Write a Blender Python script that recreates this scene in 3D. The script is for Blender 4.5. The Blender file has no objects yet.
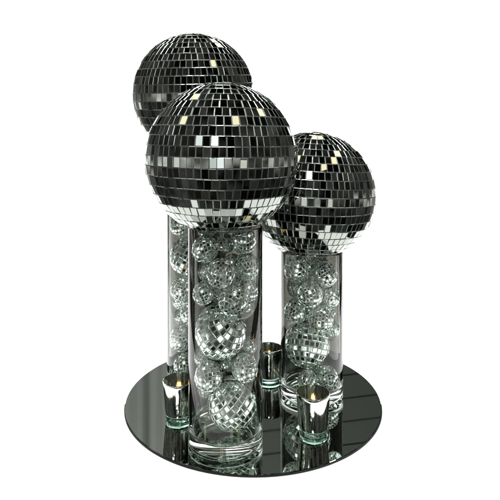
import bpy, bmesh, math, random
from mathutils import Vector, Matrix, Euler, noise

S = 0.2                       # metres per tray radius
F = 484.0                     # focal length in photo pixels
H = 1.886                     # camera height above the tray, in tray radii
random.seed(11)
scene = bpy.context.scene
COL = scene.collection

def P(px, py, z):             # a photo pixel at depth z (tray radii) -> metres
    return Vector(((px-250)/F*z*S, z*S, (H-(py-158)/F*z)*S))

# ------------------------------------------------------------------ materials
def mat(name, color=(.8,.8,.8), rough=.5, metal=0.0, trans=0.0, ior=1.45, emit=None, estr=0, coat=0):
    m = bpy.data.materials.new(name); m.use_nodes = True
    b = m.node_tree.nodes['Principled BSDF']
    b.inputs['Base Color'].default_value = (*color, 1)
    b.inputs['Roughness'].default_value = rough
    b.inputs['Metallic'].default_value = metal
    b.inputs['Transmission Weight'].default_value = trans
    b.inputs['IOR'].default_value = ior
    b.inputs['Coat Weight'].default_value = coat
    if emit:
        b.inputs['Emission Color'].default_value = (*emit, 1)
        b.inputs['Emission Strength'].default_value = estr
    return m

def noise_to(m, sock, scale, lo, hi, detail=3, coord='Object', stretch=(1,1,1)):
    nt = m.node_tree; b = nt.nodes['Principled BSDF']
    tc = nt.nodes.new('ShaderNodeTexCoord'); mp = nt.nodes.new('ShaderNodeMapping')
    mp.inputs['Scale'].default_value = stretch
    n = nt.nodes.new('ShaderNodeTexNoise'); n.inputs['Scale'].default_value = scale; n.inputs['Detail'].default_value = detail
    r = nt.nodes.new('ShaderNodeMapRange')
    r.inputs['From Min'].default_value = .3; r.inputs['From Max'].default_value = .7
    r.inputs['To Min'].default_value = lo; r.inputs['To Max'].default_value = hi
    nt.links.new(tc.outputs[coord], mp.inputs[0]); nt.links.new(mp.outputs[0], n.inputs['Vector'])
    nt.links.new(n.outputs['Fac'], r.inputs['Value']); nt.links.new(r.outputs[0], b.inputs[sock])
    return n

def bump(m, scale, dist, strength=.3, stretch=(1,1,1), detail=2):
    nt = m.node_tree; b = nt.nodes['Principled BSDF']
    tc = nt.nodes.new('ShaderNodeTexCoord'); mp = nt.nodes.new('ShaderNodeMapping')
    mp.inputs['Scale'].default_value = stretch
    n = nt.nodes.new('ShaderNodeTexNoise'); n.inputs['Scale'].default_value = scale; n.inputs['Detail'].default_value = detail
    bp = nt.nodes.new('ShaderNodeBump'); bp.inputs['Strength'].default_value = strength; bp.inputs['Distance'].default_value = dist
    nt.links.new(tc.outputs['Object'], mp.inputs[0]); nt.links.new(mp.outputs[0], n.inputs['Vector'])
    nt.links.new(n.outputs['Fac'], bp.inputs['Height']); nt.links.new(bp.outputs[0], b.inputs['Normal'])

M = {}
M['tile'] = mat('mirror_tile', (.25,.265,.245), .01, 1)
noise_to(M['tile'], 'Roughness', 60, .002, .022)
M['edge'] = mat('cut_tile_edge', (.42,.47,.44), .3, 1)
M['grout'] = mat('silver_grout', (.17,.18,.17), .55, .3)
M['small_grout'] = mat('small_silver_grout', (.56,.60,.57), .4, .4)
noise_to(M['grout'], 'Roughness', 200, .35, .65)
M['small_tile'] = mat('small_mirror_tile', (.93,.96,.94), .04, 1)
noise_to(M['small_tile'], 'Roughness', 90, .003, .02)
M['small_edge'] = mat('small_tile_edge', (.85,.92,.89), .22, 1)
M['steel'] = mat('chrome_cap', (.85,.87,.88), .12, 1)
bump(M['steel'], 300, .0003, .2)
M['thread'] = mat('silver_thread', (.8,.78,.66), .3, .8)
M['tray'] = mat('tray_mirror', (.66,.71,.68), .012, 1)
noise_to(M['tray'], 'Roughness', 6, .006, .03)
M['tray_edge'] = mat('dark_glass_edge', (.008,.012,.010), .5)
M['tray_edge'].node_tree.nodes['Principled BSDF'].inputs['Specular IOR Level'].default_value = .15
M['mercury'] = mat('silvered_glass', (.70,.73,.66), .05, 1)
noise_to(M['mercury'], 'Roughness', 70, .03, .12, stretch=(1,1,.3))
bump(M['mercury'], 90, .0010, .55, (1,1,.4), 4)
M['base_glass'] = mat('green_base_glass', (.50,.74,.64), .01, 0, 1, 1.5)
M['foil'] = mat('tealight_foil', (.8,.8,.8), .25, 1)
M['wax'] = mat('wax', (.85,.78,.62), .5)
M['wax'].node_tree.nodes['Principled BSDF'].inputs['Subsurface Weight'].default_value = .3
M['wick'] = mat('wick', (.02,.015,.01), .9)
M['flame'] = mat('flame', (1,.5,.1), .5, emit=(1,.42,.08), estr=22)
def vase_mat():
    m = bpy.data.materials.new('vase_glass'); m.use_nodes = True
    nt = m.node_tree; b = nt.nodes['Principled BSDF']
    b.inputs['Transmission Weight'].default_value = 1
    b.inputs['Roughness'].default_value = .0
    b.inputs['IOR'].default_value = 1.33
    # front clear; darkness of an unlit room behind painted into the back half
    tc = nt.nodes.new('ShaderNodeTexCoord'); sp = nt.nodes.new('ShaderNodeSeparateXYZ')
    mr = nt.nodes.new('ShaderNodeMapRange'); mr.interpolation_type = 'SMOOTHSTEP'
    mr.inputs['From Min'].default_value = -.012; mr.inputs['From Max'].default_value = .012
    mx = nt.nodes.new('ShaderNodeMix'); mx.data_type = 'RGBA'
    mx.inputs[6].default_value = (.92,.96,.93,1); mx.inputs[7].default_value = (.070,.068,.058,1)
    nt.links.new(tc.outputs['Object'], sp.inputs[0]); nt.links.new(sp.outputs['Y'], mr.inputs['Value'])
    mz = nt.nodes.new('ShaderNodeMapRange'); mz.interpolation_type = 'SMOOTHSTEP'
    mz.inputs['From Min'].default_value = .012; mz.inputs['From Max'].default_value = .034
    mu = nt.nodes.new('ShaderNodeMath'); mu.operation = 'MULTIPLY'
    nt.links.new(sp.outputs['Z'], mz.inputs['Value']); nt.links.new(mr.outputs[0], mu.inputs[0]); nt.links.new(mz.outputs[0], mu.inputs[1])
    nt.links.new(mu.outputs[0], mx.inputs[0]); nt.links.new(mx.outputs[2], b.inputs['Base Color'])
    return m
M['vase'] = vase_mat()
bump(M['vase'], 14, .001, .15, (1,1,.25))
M['white'] = mat('white_paper', (.92,.92,.92), .9)
noise_to(M['white'], 'Roughness', 3, .85, .95)
M['wall'] = mat('grey_boards', (.018,.020,.017), .7)
M['drape'] = mat('grey_cloth', (.085,.088,.08), .85)
for q in ('wall', 'drape'): M[q].node_tree.nodes['Principled BSDF'].inputs['Specular IOR Level'].default_value = .1
bump(M['drape'], 2, .2, .4, (1,1,.05))

# ------------------------------------------------------------------ helpers
def build(name, bm, mats, parent=None, smooth=False, angle=None):
    me = bpy.data.meshes.new(name); bm.normal_update(); bm.to_mesh(me); bm.free()
    for m in (mats if isinstance(mats, (list, tuple)) else [mats]): me.materials.append(m)
    if smooth:
        me.polygons.foreach_set('use_smooth', [True]*len(me.polygons))
        if angle: me.set_sharp_from_angle(angle=math.radians(angle))
    o = bpy.data.objects.new(name, me); COL.objects.link(o)
    if parent: o.parent = parent
    return o
def empty(name, loc):
    o = bpy.data.objects.new(name, None); COL.objects.link(o); o.location = loc
    o.empty_display_size = .02
    return o
def tag(o, label, cat, group=None):
    o['label'] = label; o['category'] = cat
    if group: o['group'] = group
def lathe(prof, n=96, closed=False):
    bm = bmesh.new(); rings = []
    for r, z in prof:
        if r < 1e-7: rings.append([bm.verts.new((0,0,z))])
        else: rings.append([bm.verts.new((r*math.cos(2*math.pi*i/n), r*math.sin(2*math.pi*i/n), z)) for i in range(n)])
    pairs = list(zip(rings, rings[1:]))
    if closed: pairs.append((rings[-1], rings[0]))
    for a, b in pairs:
        for i in range(n):
            j = (i+1) % n
            if len(a) == 1 and len(b) == 1: continue
            if len(a) == 1: bm.faces.new((a[0], b[j], b[i]))
            elif len(b) == 1: bm.faces.new((a[i], a[j], b[0]))
            else: bm.faces.new((a[i], a[j], b[j], b[i]))
    bmesh.ops.recalc_face_normals(bm, faces=bm.faces)
    return bm
def tube(pts, r, n=6, cyclic=False):
    bm = bmesh.new(); rings = []
    L = len(pts)
    for i, p in enumerate(pts):
        a = pts[(i-1) % L] if (cyclic or i > 0) else p
        b = pts[(i+1) % L] if (cyclic or i < L-1) else p
        t = (b-a).normalized()
        u = t.cross(Vector((.13,.21,.97))).normalized(); v = t.cross(u)
        rings.append([bm.verts.new(p + r*(u*math.cos(2*math.pi*k/n) + v*math.sin(2*math.pi*k/n))) for k in range(n)])
    for i in range(L if cyclic else L-1):
        a, b = rings[i], rings[(i+1) % L]
        for k in range(n):
            bm.faces.new((a[k], a[(k+1) % n], b[(k+1) % n], b[k]))
    bmesh.ops.recalc_face_normals(bm, faces=bm.faces)
    return bm

def tile_mesh(R, rows, wide, gap, thick, tilt, rng, drop=0.0):
    """flat bevelled mirror squares laid in rows round a sphere of outer radius R"""
    bm = bmesh.new()
    dphi = math.pi/rows
    hh = R*dphi/2 - gap/2
    for i in range(rows):
        lat = -math.pi/2 + (i+.5)*dphi
        circ = 2*math.pi*math.cos(lat)*R
        n = max(3, round(circ/(wide*R)))
        hw = circ/n/2 - gap/2
        # trapezoid so neighbours keep an even gap
        off = rng.random()*2*math.pi/n
        kt = math.cos(lat+dphi/2)/math.cos(lat); kb = math.cos(lat-dphi/2)/math.cos(lat)
        mx = .5
        kt = 1+(kt-1)*mx; kb = 1+(kb-1)*mx
        for j in range(n):
            if rng.random() < drop: continue
            lon = off + 2*math.pi*(j+rng.uniform(-.05,.05))/n
            nrm = Vector((math.cos(lat)*math.cos(lon), math.cos(lat)*math.sin(lon), math.sin(lat)))
            e = Vector((-math.sin(lon), math.cos(lon), 0)); u = nrm.cross(e)
            q = (Matrix.Rotation(rng.gauss(0, tilt), 3, e) @ Matrix.Rotation(rng.gauss(0, tilt), 3, u)
                 @ Matrix.Rotation(rng.gauss(0, .018), 3, nrm))
            e, u, nn = q@e, q@u, q@nrm
            c = nrm*(R-thick*.3)
            b = min(gap*.55, thick)
            def ring(s, dz):
                return [bm.verts.new(c + nn*dz + e*x*((hw-s)*(kt if y > 0 else kb)) + u*y*(hh-s)) for x, y in ((-1,-1),(1,-1),(1,1),(-1,1))]
            top = ring(b, 0); mid = ring(0, -b*.7); low = ring(0, -thick)
            f = bm.faces.new(top); f.material_index = 0
            for a, d in ((top, mid), (mid, low)):
                for k in range(4):
                    f = bm.faces.new((d[k], d[(k+1) % 4], a[(k+1) % 4], a[k])); f.material_index = 1
    return bm

# ------------------------------------------------------------------ the surroundings
def sheet(name, pts, m):
    bm = bmesh.new(); bm.faces.new([bm.verts.new(p) for p in pts])
    o = build(name, bm, m); o['kind'] = 'structure'; return o
# white sweep: level under the tray, then a long even rise behind it
bm = bmesh.new()
prof = [(.522,0),(1.0,0),(1.2,.004)] + [(1.2+11.3*t, .004+4.52*t) for t in (.02,.1,.25,.5,.75,1)]
rows_ = []
for y, z in prof:
    w = .5185*y + .002
    rows_.append((bm.verts.new((-w, y, z-.0035)), bm.verts.new((w, y, z-.0035))))
for a, b in zip(rows_, rows_[1:]): bm.faces.new((a[0], a[1], b[1], b[0]))
o = build('backdrop', bm, M['white']); o['kind'] = 'structure'

# dim room behind and above the sweep, only met in reflections
YW = 12.6
bm = bmesh.new()
def bm_box(bm, x0,x1,y0,y1,z0,z1, rot=0, piv=(0,0,0)):
    r = bmesh.ops.create_cube(bm, size=1)
    for v in r['verts']:
        v.co = Vector(((x0+x1)/2+v.co.x*(x1-x0), (y0+y1)/2+v.co.y*(y1-y0), (z0+z1)/2+v.co.z*(z1-z0)))
        if rot: v.co = Matrix.Rotation(rot, 3, 'Y') @ (v.co-Vector(piv)) + Vector(piv)
z = 3.2
while z < 15:
    bm_box(bm, -3.2, 13, YW, YW+.1, z, z+.56, .12, (0,YW,6)); z += .60
o = build('board_wall', bm, M['wall']); o['kind'] = 'structure'
bm = bmesh.new()
prev = None
for i in range(121):
    x = -13 + i*.091; y = YW-.35+.16*math.sin(i*.75+.8*math.sin(i*.21))
    cur = (bm.verts.new((x, y, 3.6)), bm.verts.new((x, y, 14)))
    if prev: bm.faces.new((prev[0], cur[0], cur[1], prev[1]))
    prev = cur
o = build('curtain', bm, M['drape'], smooth=True); o['kind'] = 'structure'

# ------------------------------------------------------------------ tray
tray = empty('mirror_tray', (3/F*3.88*S, 3.88*S, 0)); tag(tray, 'round mirror tray with thin dark edge carrying the vases and candle holders', 'tray')
R = S
o = build('mirror_plate', lathe([(0,0),(R-.0012,0),(R-.0004,-.0004)], 256), M['tray'], tray)
o = build('edge_band', lathe([(R-.0004,-.0004),(R,-.0011),(R,-.0026),(R-.001,-.0032),(0,-.0032)], 256), M['tray_edge'], tray, True, 40)

# ------------------------------------------------------------------ vases and large balls
BR = .512*S; VR = .25*S; VI = VR-.0013
def vase(cx, z, height, label):
    h = height
    prof = [(0,.0008),(VR-.004,.0008),(VR-.003,.0003),(VR-.001,.0012),(VR,.004),(VR,h-.0015),(VR-.0004,h-.0003),((VR+VI)/2,h),(VI+.0003,h-.0004),
            (VI,h-.002),(VI,.021),(VI-.002,.0165),(VI-.007,.0135),(VI-.020,.0122),(0,.0118)]
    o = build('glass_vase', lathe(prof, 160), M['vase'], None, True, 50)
    o.location = ((cx-250)/F*z*S, z*S, 0)
    tag(o, label, 'vase', 'cylinder vases on the mirror tray')
    return o
def big_ball(cx, cy, z, seed, rot, label):
    c = P(cx, cy, z)
    t = empty('disco_ball', c); tag(t, label, 'disco ball', 'large mirror balls on the vases')
    rng = random.Random(seed)
    e = Euler(rot)
    bm = bmesh.new(); bmesh.ops.create_uvsphere(bm, u_segments=96, v_segments=48, radius=BR-.0013)
    core = build('ball_core', bm, M['grout'], t, True)
    ti = build('mirror_tiles', tile_mesh(BR, 25, .089, .00072, .0012, .031, rng), [M['tile'], M['edge']], t)
    ti.rotation_euler = e; core.rotation_euler = e
    cap = build('hanging_cap', lathe([(0,-.0095),(.0025,-.0095),(.0035,-.0085),(.0035,-.003),(.0065,-.0025),(.0085,.0),(.0085,.004),(0,.004)], 40), M['steel'], t, True, 40)
    cap.location = (0,0,-BR)
    pts = [Vector((.007*math.cos(a), 0, -.0165+.009*math.sin(a))) for a in [2*math.pi*k/24 for k in range(24)]]
    ring = build('hanging_ring', tube(pts, .0008, 8, True), M['steel'], cap, True)
    return t, c
drop = math.sqrt(BR**2-VI**2)
Z1, Z2, Z3 = 3.265, 3.92, 4.08
b1, c1 = big_ball(221.8, 158.7, Z1, 3, (0.05,.01,0), 'large mirror ball lowest in height in front, on the front vase, overlapping the other two')
b1['label'] = 'largest looking mirror ball, on the front vase and overlapping the other two'
b2, c2 = big_ball(311.3, 194.6, Z2, 8, (0.04,.05,0), 'large mirror ball on the shortest vase at right')
b3, c3 = big_ball(194.5, 95.6, Z3, 5, (0.15,-.02,0), 'highest mirror ball, on the rear left vase and partly hidden by the front ball')
v1 = vase(225.5, Z1, c1.z-drop, 'glass cylinder vase of mini mirror balls standing nearest the front of the tray')
v2 = vase(311.6, Z2, c2.z-drop, 'shortest glass cylinder vase of mini mirror balls at right of the tray')
v3 = vase(196.8, Z3, c3.z-drop, 'tallest glass cylinder vase of mini mirror balls, half hidden behind the front vase')

# ------------------------------------------------------------------ mini mirror balls inside the vases
protos = {}
def mini_meshes(kind):
    if kind in protos: return protos[kind]
    rng = random.Random(hash(kind) % 97 if isinstance(kind, int) else 5)
    big = kind >= 10
    rows, wide = (14, .215) if big else (12, .26)
    gap = .035 if big else .05
    ti = tile_mesh(1.0, rows, wide, gap, .045, .06, rng)
    bm = bmesh.new(); bmesh.ops.create_uvsphere(bm, u_segments=40, v_segments=20, radius=.962)
    a = bpy.data.meshes.new('mini_tiles'); ti.normal_update(); ti.to_mesh(a); ti.free()
    a.materials.append(M['small_tile']); a.materials.append(M['small_edge'])
    b = bpy.data.meshes.new('mini_core'); bm.to_mesh(b); bm.free(); b.materials.append(M['small_grout'])
    b.polygons.foreach_set('use_smooth', [True]*len(b.polygons))
    cb = lathe([(0,1.1),(.10,1.1),(.12,1.06),(.12,1.01),(.2,1.0),(.2,.94),(0,.94)], 20)
    c = bpy.data.meshes.new('mini_cap'); cb.to_mesh(c); cb.free(); c.materials.append(M['steel'])
    lb = tube([Vector((.22*math.cos(x)*(1+.2*math.sin(x)), .1*math.sin(2*x), 1.42+.36*math.sin(x))) for x in [2*math.pi*k/22 for k in range(22)]], .016, 5, True)
    d = bpy.data.meshes.new('mini_loop'); lb.to_mesh(d); lb.free(); d.materials.append(M['thread'])
    protos[kind] = (a, b, c, d); return protos[kind]

def mini(center, r, label, k, rng, vname, off):
    t = empty('mini_disco_ball', center); tag(t, label, 'mirror ball', 'mini mirror balls in the '+vname)
    a, b, c, d = mini_meshes((10 if r > .025 else 0) + k % 3)
    t.scale = (r,r,r)
    for tries in range(400):                       # keep the thread loop inside the glass
        e = Euler((rng.uniform(-1.5,1.5), rng.uniform(-1.5,1.5), rng.uniform(0,6.28)))
        tip = e.to_matrix() @ Vector((0,0,1.8*r)) + off
        if math.hypot(tip.x, tip.y) < VI-.004 and tip.z > .02: break
    t.rotation_euler = e
    for nm, me in (('mirror_tiles', a), ('ball_core', b), ('hanging_cap', c)):
        o = bpy.data.objects.new(nm, me); COL.objects.link(o); o.parent = t
        if nm == 'hanging_cap':
            l = bpy.data.objects.new('hanging_loop', d); COL.objects.link(l); l.parent = o

def fill(v, zc, cx, balls, vname, seed):
    rng = random.Random(seed)
    vx, vy = v.location.x, v.location.y
    items = []
    for px, py, rp, dep, text in balls:
        r = rp*1.05*zc*S/F
        lim = VI-r-.0012
        x = (px-cx)/F*zc*S
        x = max(-lim, min(lim, x))
        yy = math.sqrt(max(0, lim*lim-x*x))*dep
        zz = (H-(py-158)/F*(zc+yy/S))*S
        items.append([Vector((x, yy, zz)), r, text, Vector((x, yy, zz))])
    for it in range(160):
        for i in range(len(items)):
            for j in range(i):
                A, B = items[i], items[j]
                dv = A[0]-B[0]; d = dv.length; need = A[1]+B[1]+.0008
                if d < need:
                    push = dv.normalized()*(need-d)*.5
                    push.y *= 1.3; push.x *= .8
                    wa = B[1]**2/(A[1]**2+B[1]**2)
                    A[0] += push*wa*1.2; B[0] -= push*(1-wa)*1.2
        for A in items:
            lim = VI-A[1]-.001
            q = math.hypot(A[0].x, A[0].y)
            if q > lim: A[0].x *= lim/q; A[0].y *= lim/q
            A[0].z = max(A[0].z, .0135+A[1])
    for k, (c, r, text, _) in enumerate(items):
        mini(Vector((vx+c.x, vy+c.y, c.z)), r*.985, text, k, rng, vname, c)

fill(v1, Z1, 225.5, [
 (208,255.5,13,-.8,'mini mirror ball at left of the front vase, just under the big ball'),
 (244,243.5,12.5,-.5,'topmost right mini mirror ball in the front vase, right under the big ball'),
 (247,269,13,-.8,'mini mirror ball on the right of the front vase, second down from the big ball'),
 (222,281,13.5,-1,'mini mirror ball nearest the glass in the upper middle of the front vase'),
 (203,299,11,-.7,'small mirror ball at left of the front vase, above its upper large ornament'),
 (233,305,14,-1,'mini mirror ball resting on top of the upper large ornament in the front vase'),
 (251,299,10.5,.2,'small mirror ball at far right of the front vase, above its upper large ornament'),
 (205,275,9.5,.6,'smallest mirror ball at back left of the front vase, upper cluster'),
 (205,238,10,.4,'mini mirror ball high at the left of the front vase, touching the big ball'),
 (226,252,10,.8,'mini mirror ball at the back of the front vase, under the big ball cap'),
 (223,334,26,0,'upper of the two larger mirror ornaments in the front vase, half way up'),
 (208,370,13.5,-.9,'mini mirror ball on the left between the two larger ornaments of the front vase'),
 (246,367,13,-.9,'mini mirror ball on the right between the two larger ornaments of the front vase'),
 (227,366,10.5,.9,'mini mirror ball at the back between the two larger ornaments of the front vase'),
 (232,404,24,-.3,'larger mirror ornament lying at the bottom of the front vase'),
 (203,396,8.5,.6,'smallest mirror ball squeezed left of the bottom ornament in the front vase'),
 (231,262,9,.7,'small mirror ball at the back centre of the front vase, below the top row'),
 (250,318,9,.9,'small mirror ball behind the upper large ornament at right in the front vase'),
 (199,322,8.5,.5,'small mirror ball at far left beside the upper large ornament in the front vase'),
 (240,286,9.5,.9,'small mirror ball at the back right of the front vase, upper cluster'),
 (215,300,9.5,.9,'small mirror ball at the back left above the upper large ornament, front vase'),
 (198,345,8,.2,'smallest mirror ball at the far left under the upper large ornament, front vase'),
 (254,345,8,.3,'smallest mirror ball at the far right under the upper large ornament, front vase'),
 (252,392,8,.6,'smallest mirror ball behind the bottom ornament at right in the front vase'),
 (216,372,8,.9,'smallest mirror ball at the back of the front vase, between its two large ornaments'),
 (243,322,8,1,'smallest mirror ball at the back, behind the upper large ornament of the front vase'),
 (250,410,7,.5,'tiny mirror ball low on the right beside the bottom ornament, front vase'),
], 'front vase', 4)
fill(v2, Z2, 311.6, [
 (297,279,14,-.6,'mini mirror ball at upper left in the right vase'),
 (320,269,8.5,.7,'highest small mirror ball in the right vase, under the big ball'),
 (320,284,11.5,-.5,'mini mirror ball at upper right in the right vase, just below the highest one'),
 (289,304,10,.1,'mini mirror ball at far left of the middle row in the right vase'),
 (305,303,12,-1,'mini mirror ball in the centre of the middle row in the right vase'),
 (319,300,9,.7,'small mirror ball at the back of the middle row in the right vase'),
 (332,303,10,-.2,'mini mirror ball at far right of the middle row in the right vase'),
 (294,326,12,-.6,'mini mirror ball resting on the upper left of the large ornament in the right vase'),
 (317,323,12,-.9,'mini mirror ball resting on the top of the large ornament in the right vase'),
 (332,327,10,.3,'mini mirror ball resting on the upper right of the large ornament in the right vase'),
 (310,357,23,-.1,'single larger mirror ornament low in the right vase'),
 (297,382,9.5,-.6,'mini mirror ball under the left of the large ornament in the right vase'),
 (321,382,10,-.6,'mini mirror ball under the right of the large ornament in the right vase'),
 (308,384,9,.8,'mini mirror ball at the back under the large ornament in the right vase'),
 (304,290,9,.9,'small mirror ball at the back left of the upper cluster in the right vase'),
 (306,318,9,.9,'small mirror ball at the back above the large ornament in the right vase'),
 (332,340,7.5,.5,'smallest mirror ball beside the large ornament at right in the right vase'),
], 'right vase', 9)
fill(v3, Z3, 196.8, [
 (180,229,11,-.6,'highest mini mirror ball seen in the rear left vase'),
 (201,233,11,-.2,'mini mirror ball at the top right of the rear left vase, behind the front vase'),
 (189,257,19,-.3,'upper larger mirror ornament in the rear left vase'),
 (183,289,11,-.6,'mini mirror ball just under the upper larger ornament of the rear left vase'),
 (206,287,11,.0,'mini mirror ball right of centre in the rear left vase, behind the front vase'),
 (192,311,12,-.3,'mini mirror ball half way up the rear left vase'),
 (211,315,11,.3,'mini mirror ball half way up the rear left vase, on the right'),
 (182,338,12,-.6,'second lowest mini mirror ball on the left of the rear left vase'),
 (206,342,13,.1,'mini mirror ball low on the right of the rear left vase, behind the front vase'),
 (187,363,11.5,-.6,'lowest mini mirror ball seen left in the rear left vase, above the candle holder'),
 (208,369,12,.2,'lowest mini mirror ball on the right of the rear left vase'),
 (193,383,8.5,.4,'small mirror ball lying on the bottom of the rear left vase'),
 (178,307,9,.2,'small mirror ball at the far left edge of the rear left vase, half way up'),
 (179,322,8,.3,'smallest mirror ball at the far left edge of the rear left vase, below half way'),
 (200,273,9,.8,'small mirror ball at the back of the rear left vase, under its upper large ornament'),
], 'rear left vase', 2)

# ------------------------------------------------------------------ candle holders and tealights
def votive(cx, z, label, tlabel):
    loc = Vector(((cx-250)/F*z*S, z*S, 0))
    t = empty('candle_holder', loc); tag(t, label, 'candle holder', 'silvered candle holders on the tray')
    h, rt, rb = .0555, .0235, .0188
    w = .0016
    cup = lathe([(rb-.0018,.0075),(rb+.0002,.0085),(rb+.0012,.013),(rt-.0006,h-.006),(rt,h-.0012),(rt-.0005,h),(rt-w+.0002,h),
                 (rt-w-.0002,h-.0015),(rb+.0012-w,.016),(rb-.004,.0115),(0,.011)], 96)
    build('silvered_cup', cup, M['mercury'], t, True, 45)
    base = lathe([(0,.0006),(rb-.004,.0006),(rb-.001,.0010),(rb+.0002,.0025),(rb,.0065),(rb-.0020,.0073),(0,.0073)], 96)
    build('glass_base', base, M['base_glass'], t, True, 45)
    c = empty('tealight', loc+Vector((0,0,.0118))); tag(c, tlabel, 'candle', 'lit tealights')
    rr = .0158
    build('foil_cup', lathe([(0,0),(rr,0),(rr,.024),(rr-.0004,.0242),(rr-.0006,.024),(rr-.0006,.0225)], 64), M['foil'], c, True, 40)
    build('wax', lathe([(rr-.0008,.003),(rr-.0008,.0225),(rr-.004,.0215),(.003,.0212),(0,.0214)], 64), M['wax'], c, True)
    wk = build('wick', tube([Vector((0,0,.021)), Vector((.0002,0,.024)), Vector((.0008,0,.026))], .0006, 6), M['wick'], c, True)
    pr = []
    for k in range(15):
        u = k/14
        pr.append((.0022*math.sin(math.pi*u**.62)*(1-.35*u), 0.0222+.0095*u))
    pr[0] = (0, pr[0][1]); pr[-1] = (0, pr[-1][1])
    build('flame', lathe(pr, 24), M['flame'], c, True)
votive(313, 3.33, 'silver candle holder in front of the right vase, nearest on the tray', 'lit tealight inside the candle holder in front of the right vase')
votive(179, 3.52, 'silver candle holder at the left, beside the front vase', 'lit tealight inside the left candle holder beside the front vase')
votive(269, 4.12, 'silver candle holder at the back, seen between the front and right vases', 'lit tealight inside the back candle holder between the vases')

# ------------------------------------------------------------------ lamps
def area(name, loc, target, sx, sy, watts, col=(1,1,1), shape='RECTANGLE'):
    l = bpy.data.lights.new(name, 'AREA'); l.shape = shape; l.size = sx
    if shape in ('RECTANGLE', 'ELLIPSE'): l.size_y = sy
    l.energy = watts; l.color = col
    o = bpy.data.objects.new(name, l); COL.objects.link(o); o.location = loc
    o.rotation_euler = (Vector(target)-Vector(loc)).to_track_quat('-Z', 'Y').to_euler()
    o['kind'] = 'structure'
    return o
def rad(sx, sy, L): return L*math.pi*sx*sy          # watts for radiance L
bc = Vector((0, .75, .35))
def aimed_lamp(d, dist, sx, sy, L, col):
    d = Vector(d).normalized(); loc = bc + d*dist
    area('room_or_fill_lamp', loc, bc, sx, sy, rad(sx, sy, L), col)
cream = (.92, .80, .55)
# added high spots to whiten the sweep, a spread of warm ceiling lamps and one cool window behind the camera
def spot(name, loc, target, watts, size, angle, blend, col=(1,1,1)):
    l = bpy.data.lights.new(name, 'SPOT'); l.energy = watts; l.shadow_soft_size = size
    l.spot_size = math.radians(angle); l.spot_blend = blend; l.color = col
    o = bpy.data.objects.new(name, l); COL.objects.link(o); o.location = loc
    o.rotation_euler = (Vector(target)-Vector(loc)).to_track_quat('-Z', 'Y').to_euler()
    return o
spot('sweep_fill_spot', (-.3,-2.4,14), (0,4.8,2), 11500, .14, 96, .1)
spot('sweep_fill_spot', (.3,3.2,14), (0,5.8,2), 10500, .14, 96, .1)  # added pair: each spot fills the shadows left by the other
area('softbox', (-.35,-1.2,1.35), (0,.75,.3), .7, .5, rad(.7,.5,7), (1,.98,.95))
aimed_lamp((-.29,-.22,.93), 3, .55, .45, 4.61, cream)
aimed_lamp((.61,.18,.77), 3, .35, .5, 4.61, cream)
aimed_lamp((.17,.60,.79), 3.2, .4, .35, 4.35, cream)
aimed_lamp((-.45,.35,.80), 3.2, .3, .4, 4.35, cream)
aimed_lamp((.25,-.55,.75), 3.2, .35, .35, 4.10, cream)
aimed_lamp((-.62,-.15,.70), 3, .3, .3, 4.22, cream)
aimed_lamp((.38,-.30,.62), 3.1, .28, .34, 4.35, cream)
aimed_lamp((.72,-.45,.42), 3.1, .26, .4, 4.10, cream)
aimed_lamp((-.12,-.62,.62), 3.1, .42, .26, 4.22, cream)
aimed_lamp((.5,-.8,-.2), 3, .4, .36, 2.0, (1,.97,.9))  # added fill from low in front, brightens the mini balls
aimed_lamp((-.5,-.8,.28), 3, .36, .36, 3.0, (.95,.98,1))  # second added frontal fill for the mini balls
aimed_lamp((-.03,-1,-.10), 3.2, .6, .32, 3.3, (.92,.95,1))

# ------------------------------------------------------------------ world: a dark room
w = bpy.data.worlds.new('World'); scene.world = w; w.use_nodes = True
nt = w.node_tree; bg = nt.nodes['Background']
tc = nt.nodes.new('ShaderNodeTexCoord'); sx = nt.nodes.new('ShaderNodeSeparateXYZ')
nt.links.new(tc.outputs['Generated'], sx.inputs[0])
def math_(op, a, b=None, c=None):
    n = nt.nodes.new('ShaderNodeMath'); n.operation = op
    for i, x in enumerate((a, b, c)):
        if x is None: continue
        if isinstance(x, (int, float)): n.inputs[i].default_value = x
        else: nt.links.new(x, n.inputs[i])
    return n.outputs[0]
d = math_('ABSOLUTE', math_('SUBTRACT', sx.outputs['Z'], -.08))
band = nt.nodes.new('ShaderNodeMapRange'); band.interpolation_type = 'SMOOTHSTEP'
band.inputs['From Min'].default_value = .075; band.inputs['From Max'].default_value = .10
band.inputs['To Min'].default_value = 1; band.inputs['To Max'].default_value = 0
nt.links.new(d, band.inputs['Value'])
n1 = nt.nodes.new('ShaderNodeTexNoise'); n1.inputs['Scale'].default_value = 8; n1.inputs['Detail'].default_value = 4
nt.links.new(tc.outputs['Generated'], n1.inputs['Vector'])
k = nt.nodes.new('ShaderNodeMapRange'); k.inputs['From Min'].default_value = .47; k.inputs['From Max'].default_value = .62
k.inputs['To Min'].default_value = .10; k.inputs['To Max'].default_value = 2.3
nt.links.new(n1.outputs['Fac'], k.inputs['Value'])
bandv = math_('MULTIPLY', band.outputs[0], k.outputs[0])
n2 = nt.nodes.new('ShaderNodeTexNoise'); n2.inputs['Scale'].default_value = 11; n2.inputs['Detail'].default_value = 3
nt.links.new(tc.outputs['Generated'], n2.inputs['Vector'])
k2 = nt.nodes.new('ShaderNodeMapRange'); k2.inputs['From Min'].default_value = .45; k2.inputs['From Max'].default_value = .75
k2.inputs['To Min'].default_value = .006; k2.inputs['To Max'].default_value = .20
nt.links.new(n2.outputs['Fac'], k2.inputs['Value'])
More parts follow.
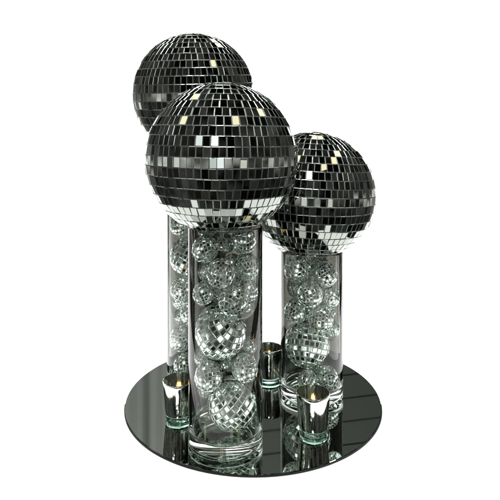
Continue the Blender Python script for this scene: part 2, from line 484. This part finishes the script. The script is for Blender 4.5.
# glow added on either side to lighten the glass edges, more so on the left
side = nt.nodes.new('ShaderNodeMapRange'); side.interpolation_type = 'SMOOTHSTEP'
side.inputs['From Min'].default_value = .45; side.inputs['From Max'].default_value = .95; side.inputs['To Max'].default_value = .055
nt.links.new(math_('ABSOLUTE', math_('SUBTRACT', sx.outputs['X'], .18)), side.inputs['Value'])
sn = math_('MULTIPLY', side.outputs[0], math_('ADD', math_('MULTIPLY', n2.outputs['Fac'], 1.6), .1))
tot = math_('ADD', math_('ADD', bandv, k2.outputs[0]), sn)
# added low glow flanking the white sweep, lifting black bands in the vases
def ss(src, a, b, hi):
    n = nt.nodes.new('ShaderNodeMapRange'); n.interpolation_type = 'SMOOTHSTEP'
    n.inputs['From Min'].default_value = a; n.inputs['From Max'].default_value = b; n.inputs['To Max'].default_value = hi
    nt.links.new(src, n.inputs['Value']); return n.outputs[0]
low = math_('MULTIPLY', ss(sx.outputs['Y'], .50, .80, .34), math_('SUBTRACT', 1.0, ss(sx.outputs['Z'], .05, .28, 1.0)))
tot = math_('ADD', tot, low)
cr = nt.nodes.new('ShaderNodeMix'); cr.data_type = 'RGBA'
cr.inputs[6].default_value = (1,.84,.62,1); cr.inputs[7].default_value = (.74,.88,1,1)
nt.links.new(n1.outputs['Fac'], cr.inputs[0])
nt.links.new(cr.outputs[2], bg.inputs['Color']); nt.links.new(tot, bg.inputs['Strength'])

# ------------------------------------------------------------------ camera
cam = bpy.data.cameras.new('camera'); co = bpy.data.objects.new('camera', cam); COL.objects.link(co)
cam.sensor_width = 36; cam.lens = 36*F/500; cam.shift_y = -(250-158)/500
cam.clip_start = .02; cam.clip_end = 100
co.location = (0,0,H*S); co.rotation_euler = (math.pi/2,0,0)
scene.camera = co
scene.render.engine = 'CYCLES'
c = scene.cycles
c.max_bounces = 20; c.transmission_bounces = 16; c.glossy_bounces = 10; c.diffuse_bounces = 2
c.transparent_max_bounces = 8; c.sample_clamp_indirect = 6; c.blur_glossy = .3
scene.view_settings.view_transform = 'Standard'; scene.view_settings.look = 'None'
